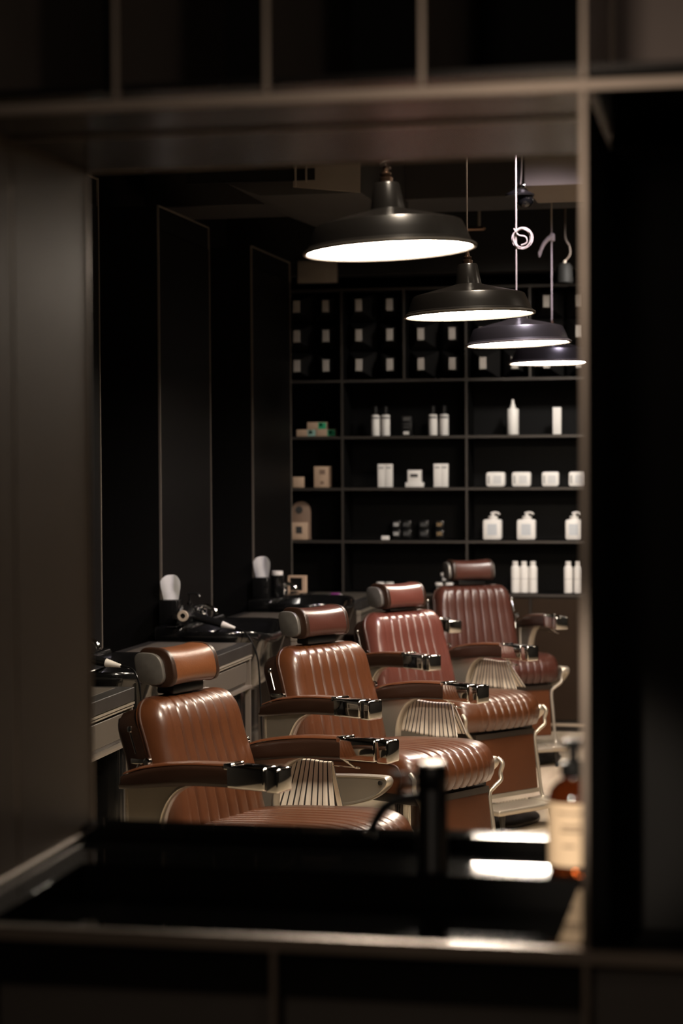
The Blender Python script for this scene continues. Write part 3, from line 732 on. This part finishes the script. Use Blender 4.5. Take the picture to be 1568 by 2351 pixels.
def make_chair():
    t = thing('barber_chair', 'x', 'chair', (0, 0, 0))
    obj('base', lathe(nb(), [(0, 0), (0.325, 0), (0.335, 0.006), (0.335, 0.016), (0.32, 0.024), (0.25, 0.036), (0.13, 0.05), (0.10, 0.062), (0.09, 0.075), (0, 0.075)], 64, Matrix.Translation((0.12, 0, 0))), GUNMETAL, t)
    obj('pedestal', lathe(nb(), [(0, 0.07), (0.085, 0.07), (0.082, 0.26), (0.06, 0.265), (0.058, 0.41), (0, 0.41)], 32, Matrix.Translation((0.12, 0, 0))), CHROME, t)
    b, side = make_seat(); s_ = obj('seat', b, LEATHER, t, True, 50)
    bm = nb(); tube(bm, side, 0.004, 8); tube(bm, [Vector((p.x, -p.y, p.z)) for p in side], 0.004, 8); obj('piping', bm, PIPING, s_)
    obj('seat_pan', box(nb(), -0.22, 0.335, -0.215, 0.215, 0.405, 0.450, 0.008), WOOD_DARK, t)
    b, path = make_back(); bk = obj('backrest', b, LEATHER, t, True, 60)
    obj('piping', tube(nb(), path, 0.0042, 8), PIPING, bk)
    obj('back_shell', make_shell(), LEATHER_DARK, t, True, 40)
    # headrest
    b, sec = make_headrest(); h = obj('headrest', b, LEATHER, t, True, 60)
    cx = sum(p[0] for p in sec) / len(sec); cz = sum(p[1] for p in sec) / len(sec)
    def scl(k): return [(cx + (x - cx) * k, cz + (z - cz) * k) for x, z in sec]
    for y0, y1 in ((-0.128, -0.107), (0.107, 0.128)):
        obj('end_band', prism(nb(), scl(1.035), y0, y1, 'xz', 0.006), LEATHER_DARK, h, True, 50)
    for s in (-1, 1):
        a_, c_ = (-0.146, -0.1285) if s < 0 else (0.1285, 0.146)
        obj('end_cap', prism(nb(), [(x - 0.018, z - 0.004) for x, z in scl(0.84)], a_, c_, 'xz', 0.004), BRUSHED, h, True, 40)
    for y in (-0.05, 0.05):
        obj('headrest_post', tube(nb(), [(-0.385, y, 0.90), (-0.392, y, 0.96), (-0.385, y, 1.01)], 0.008, 12), CHROME, t)
    obj('headrest_clip', box(nb(), -0.40, -0.335, -0.085, 0.085, 0.965, 0.997, 0.006), BLACK_PLASTIC, t)
    # arms
    for s in (-1, 1):
        y0 = 0.325 * s
        a = obj('armrest', prism(nb(), arm_outline(), y0 - 0.037, y0 + 0.037, 'xz', 0.014, 3), LEATHER_DARK, t, True, 50)  # sides darker than the top strip: overhead light's shade put into the colour
        tp = [(-0.335, y0, 0.754)] + [(x, y0, z) for x, z in ((-0.25, 0.780), (-0.10, 0.801), (0.07, 0.808))]
        bm = nb()
        b = bmesh.new(); P = smooth_path(tp, 5); rows = []
        for p in P:
            rows.append([b.verts.new((p.x, p.y + 0.030 * cos(q), p.z - 0.006 + 0.008 * sin(q))) for q in [pi * k / 10 for k in range(11)]])
        for A, B in zip(rows, rows[1:]):
            for k in range(10): b.faces.new((A[k], A[k + 1], B[k + 1], B[k]))
        bmesh.ops.recalc_face_normals(b, faces=b.faces); merge(bm, b)
        obj('arm_pad', bm, LEATHER, a, True, 60)
        bm = nb(); box(bm, 0.050, 0.186, y0 - 0.0385, y0 + 0.0385, 0.736, 0.806, 0.009, 3); box(bm, 0.038, 0.07, y0 - 0.036, y0 + 0.036, 0.79, 0.8105, 0.005, 3)
        box(bm, 0.183, 0.192, y0 - 0.034, y0 + 0.034, 0.742, 0.801); box(bm, 0.189, 0.235, y0 - 0.0395, y0 + 0.0395, 0.734, 0.807, 0.008, 3)
        obj('chrome_tip', bm, CHROME, a, True, 40)
        pl_ = [(p.x, p.z) for p in smooth_path([(x, 0, z) for x, z in SUP], 4, True)]
        obj('arm_support', casting(nb(), pl_, y0 - 0.020 - 0.004 * s, y0 + 0.020 - 0.004 * s), CHAMPAGNE, t, True, 40)
        obj('pivot_bolt', lathe(nb(), [(0, 0), (0.009, 0), (0.009, 0.006), (0, 0.008)], 16, Matrix.Translation((0.270, y0 + 0.016 * s, 0.503)) @ Matrix.Rotation(-pi / 2 * s, 4, 'X')), GUNMETAL, t)
    yr = 0.372
    obj('towel_rail', tube(nb(), smooth_path([(-0.25, 0.335, 0.712), (-0.25, yr - 0.01, 0.704), (-0.24, yr, 0.702), (0.055, yr, 0.702), (0.065, yr - 0.01, 0.704), (0.035, 0.33, 0.735)], 6), 0.0035, 8), CHROME, t)
    # leg rest
    lr = [(0.318, 0.415), (0.362, 0.415), (0.392, 0.16), (0.352, 0.155)]
    l_ = obj('leg_rest', prism(nb(), lr, -0.192, 0.192, 'xz', 0.008, 3), LEATHER, t)
    obj('top_frame', prism(nb(), [(0.325, 0.437), (0.366, 0.437), (0.366, 0.412), (0.325, 0.412)], -0.192, 0.192, 'xz', 0.004), WOOD_DARK, l_)
    obj('bottom_frame', prism(nb(), [(0.345, 0.158), (0.397, 0.158), (0.399, 0.140), (0.345, 0.138)], -0.192, 0.192, 'xz', 0.004), CHAMPAGNE, l_)
    for s in (-1, 1):
        pts = smooth_path([(0.350, 0.266 * s, 0.535), (0.372, 0.268 * s, 0.515), (0.366, 0.262 * s, 0.480), (0.372, 0.256 * s, 0.452), (0.362, 0.225 * s, 0.425), (0.356, 0.205 * s, 0.395), (0.372, 0.207 * s, 0.28), (0.392, 0.212 * s, 0.135), (0.412, 0.214 * s, 0.108)], 6)
        obj('side_bar', tube(nb(), pts, 0.0085, 10), CHAMPAGNE, l_)
    f = obj('footplate', box(nb(), 0.385, 0.535, -0.215, 0.235, 0.085, 0.112, 0.008, 3), CHAMPAGNE, t)
    bm = nb()
    for k in range(16): box(bm, 0.381, 0.388, -0.205 + 0.0205 * k, -0.193 + 0.0205 * k, 0.104, 0.116, 0.001, 1)
    obj('grip_teeth', bm, CHROME, f, False)
    obj('grip_block', box(nb(), 0.378, 0.54, 0.13, 0.24, 0.098, 0.118, 0.006, 3), CHAMPAGNE, f)
    for s in (-1, 1):
        l2 = obj('foot_leg', tube(nb(), [(0.50, 0.165 * s, 0.09), (0.508, 0.168 * s, 0.022)], [0.017, 0.010], 14), GUNMETAL, t)
        obj('rubber_foot', lathe(nb(), [(0, 0), (0.011, 0), (0.011, 0.02), (0.008, 0.024), (0, 0.024)], 14, Matrix.Translation((0.509, 0.169 * s, 0))), BLACK_PLASTIC, l2)
    # recline lever and hardware on both sides of the shell
    for s in (-1, 1):
        bm = nb()
        tube(bm, [(-0.372, 0.267 * s, 0.87), (-0.345, 0.271 * s, 0.80)], 0.0035, 10)
        lathe(bm, [(0, 0.866), (0.008, 0.866), (0.009, 0.876), (0.006, 0.883), (0, 0.884)], 12, Matrix.Translation((-0.372, 0.267 * s, 0)))
        tube(bm, [(-0.33, 0.272 * s, 0.765), (-0.345, 0.279 * s, 0.74), (-0.338, 0.279 * s, 0.70)], [0.008, 0.007, 0.010], 10)
        box(bm, -0.365, -0.30, 0.268 * s - 0.008, 0.268 * s + 0.008, 0.768, 0.786, 0.004)
        lathe(bm, [(0, 0), (0.014, 0), (0.014, 0.012), (0.009, 0.016), (0, 0.016)], 16, Matrix.Translation((-0.30, 0.267 * s, 0.777)) @ Matrix.Rotation(-pi / 2 * s, 4, 'X'))
        obj('recline_lever', bm, CHROME, t)
    return t
CH = [(-1.417, 6.032, -19.4, 'brown leather barber chair nearest the camera, its headrest the most orange', LEATHER, LEATHER_ORANGE),
      (-1.370, 7.696, -30.9, 'brown leather barber chair second from the camera, behind the black tap', LEATHER, LEATHER_WINE),
      (-1.361, 9.437, -37.8, 'brown leather barber chair with pink light in its backrest colour, third from the camera', LEATHER_PINK_LIT, LEATHER_PINK_LIT),
      (-1.394, 11.395, -61.0, 'dark oxblood barber chair farthest away, turned most towards the camera', LEATHER_WINE, LEATHER_WINE)]
proto = make_chair()
chairs = []
for i, (x, y, a, lb, ml, mh) in enumerate(CH):
    c = proto if i == 0 else copy_tree(proto)
    chairs.append((c, x, y, a, lb, ml, mh))
for c, x, y, a, lb, ml, mh in chairs:
    c.location = (x, y, 0); c.rotation_euler = (0, 0, radians(a)); tag(c, lb, 'chair', 'barber chairs in a row')
    for ch in c.children:
        if ml is LEATHER_PINK_LIT and ch.name.startswith('headrest'): ch.location.z = -0.014 if ch.name.split('.')[0] == 'headrest' else 0
        base = ch.name.split('.')[0]
        m = {'backrest': ml, 'headrest': mh}.get(base)
        if m and m is not LEATHER:
            ch.material_slots[0].link = 'OBJECT'; ch.material_slots[0].material = m
        if base == 'seat' and ml is LEATHER_WINE:
            ch.material_slots[0].link = 'OBJECT'; ch.material_slots[0].material = ml

# striped towels on the far arm rails
def towel(label, ci, x0, x1, drop, open_, seed, skew):
    cx, cy, a, *_r = CH[ci]
    rnd = random.Random(seed); ph = [rnd.uniform(0, 6) for _ in range(4)]
    b = nb(); uvl = b.loops.layers.uv.new('UVMap'); NX, NV = 40, 14
    sec = []
    for k in range(NV): sec.append((-1, 1 - k / NV))
    for k in range(7): sec.append((-1 + 2 * k / 6, 0))
    for k in range(1, NV + 1): sec.append((1, k / NV))
    rows = []
    for i in range(NX + 1):
        u = i / NX; row = []
        for s, v in sec:
            top = (0.006 * sin(pi / 2 * s), 0.7095 + 0.004 * cos(pi / 2 * s) + 0.0015 * sin(u * 9 + ph[3]))
            spread = open_ * v * (0.35 + 0.65 * u)
            fold = 0.004 * sin(u * 17 + ph[0] + v * 2) * v + 0.003 * sin(u * 31 + ph[1]) * v
            yy = 0.372 + top[0] + s * spread + fold
            xx = x0 + (x1 - x0) * u + v * (skew[0] * (1 - u) + skew[1] * u)
            zz = top[1] - v * drop * (1 + 0.03 * sin(u * 5 + ph[2])) * (0.93 if s > 0 else 1)
            row.append(b.verts.new((xx, yy, zz)))
        rows.append(row)
    for i in range(NX):
        for j in range(len(sec) - 1):
            f = b.faces.new((rows[i][j], rows[i + 1][j], rows[i + 1][j + 1], rows[i][j + 1]))
            for lp, ii in zip(f.loops, (i, i + 1, i + 1, i)): lp[uvl].uv = (0.5 + (x1 - x0) * ii / NX, 0)
    bmesh.ops.recalc_face_normals(b, faces=b.faces)
    o = obj('striped_towel', b, STRIPE, None, True, 70)
    o.location = (cx, cy, 0); o.rotation_euler = (0, 0, radians(a))
    md = o.modifiers.new('thick', 'SOLIDIFY'); md.thickness = 0.003; md.offset = 0
    return tag(o, label, 'towel', 'striped towels')
towel('black and white striped towel hanging from the nearest chair', 0, -0.185, -0.025, 0.172, 0.020, 3, (-0.06, 0.026))
towel('striped towel hanging from the arm of the second chair', 1, -0.210, 0.040, 0.130, 0.024, 5, (-0.04, 0.05))
towel('striped towel hanging from the arm of the third chair', 2, -0.228, 0.020, 0.130, 0.024, 8, (-0.07, 0.085))

# ================================================================== PENDANT LAMPS
def make_lamp():
    t = thing('pendant_lamp', 'x', 'lamp', (0, 0, 0))
    s = obj('shade', lathe(nb(), [(0.226, 0.002), (0.224, 0.008), (0.216, 0.014), (0.208, 0.036), (0.196, 0.064), (0.193, 0.068), (0.187, 0.0705), (0.120, 0.088), (0.060, 0.102), (0.046, 0.107), (0.045, 0.112)], 96), SHADE, t, True, 24)
    obj('rim', lathe(nb(), [(0.224, 0.006), (0.2295, 0.004), (0.231, 0.0), (0.229, -0.004), (0.222, -0.004), (0.219, 0.0), (0.222, 0.005)], 96), RIM_M, s)
    obj('inner_shade', lathe(nb(), [(0.2225, 0.003), (0.212, 0.018), (0.204, 0.040), (0.190, 0.062), (0.0, 0.064)], 96), SHADE_IN, s)
    obj('diffuser', lathe(nb(), [(0, 0.0035), (0.10, 0.0035), (0.2185, 0.0035), (0.2185, 0.009), (0, 0.009)], 96), DIFF, t, False)
    obj('neck', lathe(nb(), [(0.046, 0.108), (0.044, 0.118), (0.0345, 0.172), (0.031, 0.177), (0.014, 0.179), (0, 0.179)], 48), SHADE, t, True, 40)
    obj('fitting', lathe(nb(), [(0, 0.178), (0.018, 0.178), (0.018, 0.190), (0.013, 0.192), (0.015, 0.195), (0.015, 0.202), (0.009, 0.205), (0.006, 0.222), (0, 0.222)], 24), COPPER, t)
    return t
L = [(-0.907, 5.196, 2.257, 2.7, 'large black pendant lamp nearest the camera', CORD_DK), (-0.925, 6.908, 2.208, 1.9, 'black pendant lamp second from the camera, on a thin dark cord', CORD_DK),
     (-0.945, 8.652, 2.207, 2.1, 'black pendant lamp third from the camera, under the coiled cord', CORD_DK), (-0.963, 10.44, 2.209, 0.6, 'black pendant lamp farthest away, on a pale knotted cord', CORD_LT)]
lp = make_lamp(); lamps = [lp] + [copy_tree(lp) for _ in range(3)]
for i, (o, (x, y, z, tilt, lb, cm)) in enumerate(zip(lamps, L)):
    o.location = (x, y, z); o.rotation_euler = (0, radians(-tilt), 0); tag(o, lb, 'lamp', 'black pendant lamps in a row')
    topz = (3.35 - z) / cos(radians(tilt)) if i < 3 else (3.055 - z)
    off = sin(radians(tilt)) * 0.215
    mi = o.matrix_basis.inverted() if False else Matrix.Rotation(radians(tilt), 4, 'Y')
    bm = nb()
    p0 = Vector((0, 0, 0.218)); p1 = mi @ Vector((-off, 0, 3.349 - z if i < 3 else 3.055 - z))
    tube(bm, [p0, p0.lerp(p1, 0.5), p1], 0.0032 if i != 3 else 0.0042, 8)
    if i == 0:
        hel = [(0.012 * cos(k * 0.75), 0.012 * sin(k * 0.75), 0.215 + 0.0022 * k) for k in range(60)]
        tube(bm, hel, 0.0035, 6)
    if i == 2:
        for k in range(7):
            r_ = 0.040 + 0.004 * sin(k * 2.1); ring = []
            for q in range(28):
                a = 2 * pi * q / 28
                ring.append((0.036 + r_ * cos(a) + 0.003 * sin(k), 0.006 * sin(a * 2 + k) - 0.01 + 0.003 * k, 0.455 + r_ * sin(a) * (1.05 + 0.02 * (k % 3))))
            tube(bm, ring, 0.0019, 6, True)
        tube(bm, smooth_path([(0.0, 0, 0.50), (0.02, -0.01, 0.47), (0.05, -0.012, 0.46), (0.055, -0.01, 0.435), (0.03, -0.008, 0.425)]), 0.003, 6)
    if i == 3:
        tube(bm, smooth_path([(0.012, -0.01, 0.655), (-0.008, -0.012, 0.648), (-0.035, -0.012, 0.62), (-0.052, -0.01, 0.585)]), [0.013, 0.013, 0.013, 0.013, 0.012, 0.012, 0.012, 0.012, 0.012, 0.012, 0.012, 0.011, 0.011, 0.011, 0.011, 0.011, 0.010, 0.010, 0.010, 0.009, 0.009, 0.009, 0.008, 0.008, 0.007], 8)
        box(bm, -0.004, 0.022, -0.016, 0.016, 0.632, 0.675, 0.008)
        for k in range(3): tube(bm, smooth_path([(-0.045, -0.012, 0.60 - 0.006 * k), (-0.062, -0.014 + 0.01 * k, 0.578 - 0.006 * k), (-0.058, -0.01, 0.562 - 0.004 * k), (-0.046, -0.012, 0.585)]), 0.003, 6)
    obj('cord', bm, CORD_LT if i in (2, 3) else CORD_DK, o)
    if i == 0: pass

# ================================================================== CEILING FITTINGS
def simple(name, bm, m, label, cat, smooth=False):
    return tag(obj(name, bm, m, None, smooth), label, cat)
t = thing('air_conditioner', 'dark ceiling air conditioner with a pale end panel, above the nearest lamp', 'air conditioner', (-2.0, 9.4, 2.93))
obj('casing', prism(nb(), [(-0.33, 0.06), (-0.18, 0.0), (0.30, 0.0), (0.30, 0.42), (-0.33, 0.42)], -0.4, 0.9, 'xz', 0.006), DUCT_DARK, t)
obj('end_panel', prism(nb(), [(-0.02, 0.035), (0.295, 0.0), (0.295, 0.42), (-0.02, 0.42)], -0.412, -0.401, 'xz', 0.003), DUCT, t)
bm = nb()
for k in range(18): box(bm, -0.50 + 0.03 * k, -0.482 + 0.03 * k, -0.44, -0.413, 0.075, 0.10, 0.002, 1)
box(bm, -0.52, 0.09, -0.45, -0.44, 0.06, 0.115); obj('vent_grille', bm, BLACK_SATIN, t, False)
bm = nb(); box(bm, 0.0, 0.006, -0.47, -0.452, 0.03, 0.42); box(bm, 0.05, 0.056, -0.47, -0.452, 0.05, 0.42); obj('hanger_rod', bm, DUCT, t, False)
simple('air_duct', box(nb(), -0.955, 2.3, 9.0, 9.6, 2.935, 3.35, 0.005), DUCT, 'grey-brown boxed air duct at the upper right under the ceiling', 'duct')
simple('ceiling_beam', box(nb(), -3.1, 2.3, 10.2, 10.75, 3.05, 3.35, 0.005), DUCT_DARK, 'wide dark ceiling beam above the farthest lamp', 'beam')
t = thing('ceiling_camera', 'dark dome camera on a hanging rod beside the air duct', 'camera', (-0.972, 8.97, 2.865))
obj('rod', box(nb(), -0.012, 0.012, -0.01, 0.01, 0.07, 0.485), BLACK_PLASTIC, t, False)
obj('clamp', box(nb(), -0.03, 0.028, -0.02, 0.02, 0.055, 0.075, 0.004), CHROME, t)
obj('plate', lathe(nb(), [(0, 0.03), (0.065, 0.022), (0.067, 0.03), (0.03, 0.05), (0, 0.055)], 32), BLACK_SATIN, t)
obj('dome', lathe(nb(), [(0, -0.03), (0.02, -0.026), (0.035, -0.01), (0.038, 0.01), (0.036, 0.022)], 32, Matrix.Translation((0.025, 0, 0))), BLACK_GLOSS, t)
obj('wire', tube(nb(), smooth_path([(0.004, -0.015, 0.06), (0.010, -0.018, 0.12), (0.012, -0.018, 0.25), (0.012, -0.015, 0.485)]), 0.004, 8), CORD_LT, t)
simple('ceiling_pipe', tube(nb(), [(-2.2, 11.0, 2.985), (-1.8, 11.0, 2.985), (-1.392, 11.0, 2.985), (-1.390, 11.0, 2.99)], 0.012, 12), COPPER, 'horizontal copper-brown pipe end beside the second lamp cord', 'pipe', True)
simple('pipe_riser', tube(nb(), [(-1.417, 11.0, 2.997), (-1.417, 11.0, 3.15), (-1.417, 11.0, 3.35)], 0.008, 10), DUCT, 'short upright pipe rising from the copper-brown pipe', 'pipe', True)
simple('hanging_cable', tube(nb(), smooth_path([(-0.985, 11.5, 3.35), (-0.985, 11.5, 3.1), (-0.985, 11.5, 2.98), (-0.962, 11.5, 2.93), (-0.958, 11.5, 2.88), (-0.985, 11.5, 2.845)]), 0.0055, 8), CORD_DK, 'brown hanging cable with a bend at the upper right', 'cable', True)
t = thing('spotlight', 'dim dark spotlight below the hanging cable at the upper right', 'spotlight', (-0.99, 11.5, 2.72))
obj('lamp_head', lathe(nb(), [(0, 0.11), (0.03, 0.11), (0.045, 0.09), (0.05, 0.0), (0.044, -0.005), (0.04, 0.03), (0, 0.035)], 28), BLACK_DEEP, t)
obj('bracket', tube(nb(), [(0.0, 0, 0.108), (0.004, 0, 0.128)], 0.008, 8), DUCT, t)
t = thing('wall_sign', 'blank pale grey sign plate high on the back wall, left of the nearest lamp', 'sign', (-2.607, 12.296, 2.892))
obj('plate', box(nb(), -0.126, 0.126, -0.02, 0.0, -0.068, 0.072, 0.004), SIGN, t)
obj('frame', prism(nb(), [(-0.13, -0.072), (0.13, -0.072), (0.13, 0.076), (-0.13, 0.076)], -0.012, 0.004, 'xz', 0.002), DUCT_DARK, t)

# ================================================================== SILL COUNTER WITH TAP AND BOTTLE
t = thing('sink_counter', 'glossy black sink counter on the sill of the foreground opening', 'counter', ((XL + XR) / 2, 2.86, 1.0))
hx = (XR - XL) / 2 - 0.004
bm = nb()
BY0, BY1, BX0, BX1 = -0.323, 0.075, -hx + 0.07, hx - 0.03
box(bm, -hx, hx, BY1, 0.338, 0.0, 0.080, 0.0006, 1); box(bm, -hx, hx, -0.328, BY0, 0.0, 0.080, 0.0006, 1)
box(bm, -hx, BX0, BY0, BY1, 0.0, 0.080, 0.0006, 1); box(bm, BX1, hx, BY0, BY1, 0.0, 0.080, 0.0006, 1)
obj('worktop', bm, SILL_GLOSS, t)
obj('basin_floor', box(nb(), BX0, BX1, BY0, BY1, 0.0, 0.035), SILL_GLOSS, t, False)
obj('back_rim', box(nb(), -hx, hx, 0.275, 0.338, 0.080, 0.100, 0.0012, 1), SILL_GLOSS, t)
zt = 1.0805
t = thing('basin_tap', 'tall matt black basin tap in the foreground, spout to the left', 'tap', (-0.457, 2.965, zt))
obj('body', lathe(nb(), [(0, 0), (0.0245, 0), (0.0245, 0.004), (0.0235, 0.006), (0.0235, 0.122), (0.0225, 0.124), (0.0225, 0.127), (0.0235, 0.129), (0.0235, 0.157), (0.0215, 0.1605), (0, 0.1605)], 40), TAP_BLACK, t, True, 40)
obj('top_cap', lathe(nb(), [(0, 0.1608), (0.0205, 0.1608), (0.0195, 0.165), (0, 0.166)], 40), HIGHLIGHT_WHITE, t)
bm = nb(); tube(bm, smooth_path([(-0.018, 0, 0.112), (-0.045, -0.004, 0.108), (-0.068, -0.008, 0.098), (-0.082, -0.010, 0.080), (-0.093, -0.012, 0.058)], 8), 0.0082, 14)
obj('spout', bm, TAP_BLACK, t)
bm = nb(); tube(bm, smooth_path([(-0.093, -0.012, 0.060), (-0.0955, -0.0125, 0.054)], 4), 0.0092, 14); obj('spout_ring', bm, CHROME, t)
bm = nb(); tube(bm, [(-0.018, 0, 0.143), (-0.062, 0, 0.144)], 0.0042, 12); obj('lever', bm, TAP_BLACK, t)
bm = nb(); tube(bm, smooth_path([(-0.018, 0.004, 0.128), (-0.036, 0.004, 0.131), (-0.050, 0.004, 0.124), (-0.055, 0.004, 0.110)], 6), 0.0048, 12); obj('side_handle', bm, TAP_BLACK, t)
t = thing('soap_bottle', 'amber glass pump bottle with beige label, beside the tap', 'bottle', (-0.246, 2.985, zt), 0)
obj('glass_body', lathe(nb(), [(0, 0), (0.034, 0), (0.038, 0.004), (0.038, 0.112), (0.035, 0.126), (0.024, 0.138), (0.017, 0.141), (0.016, 0.146), (0, 0.146)], 48), AMBER, t, True, 60)
obj('paper_label', lathe(nb(), [(0.0385, 0.016), (0.0385, 0.110)], 48), LABEL, t)
bm = nb()
for z0, a0, a1 in ((0.094, -0.5, 0.4), (0.074, -0.35, 0.3), (0.067, -0.4, 0.35), (0.045, -0.3, 0.1)):
    for k in range(10):
        a = a0 + (a1 - a0) * k / 9
        box(bm, -0.0016, 0.0016, -0.0392, -0.0384, z0, z0 + 0.0035, mx=Matrix.Rotation(a, 4, 'Z'))
obj('label_text', bm, mat('label_ink', (0.20, 0.14, 0.09), 0.7), t, False)
bm = lathe(nb(), [(0, 0.1465), (0.019, 0.1465), (0.020, 0.150), (0.019, 0.166), (0.011, 0.169), (0.007, 0.172), (0.007, 0.187), (0.013, 0.188), (0.014, 0.200), (0, 0.202)], 28)
tube(bm, smooth_path([(0, 0, 0.194), (0.015, -0.01, 0.196), (0.03, -0.02, 0.193), (0.038, -0.025, 0.184)]), 0.0055, 10)
obj('pump', bm, BLACK_PLASTIC, t)
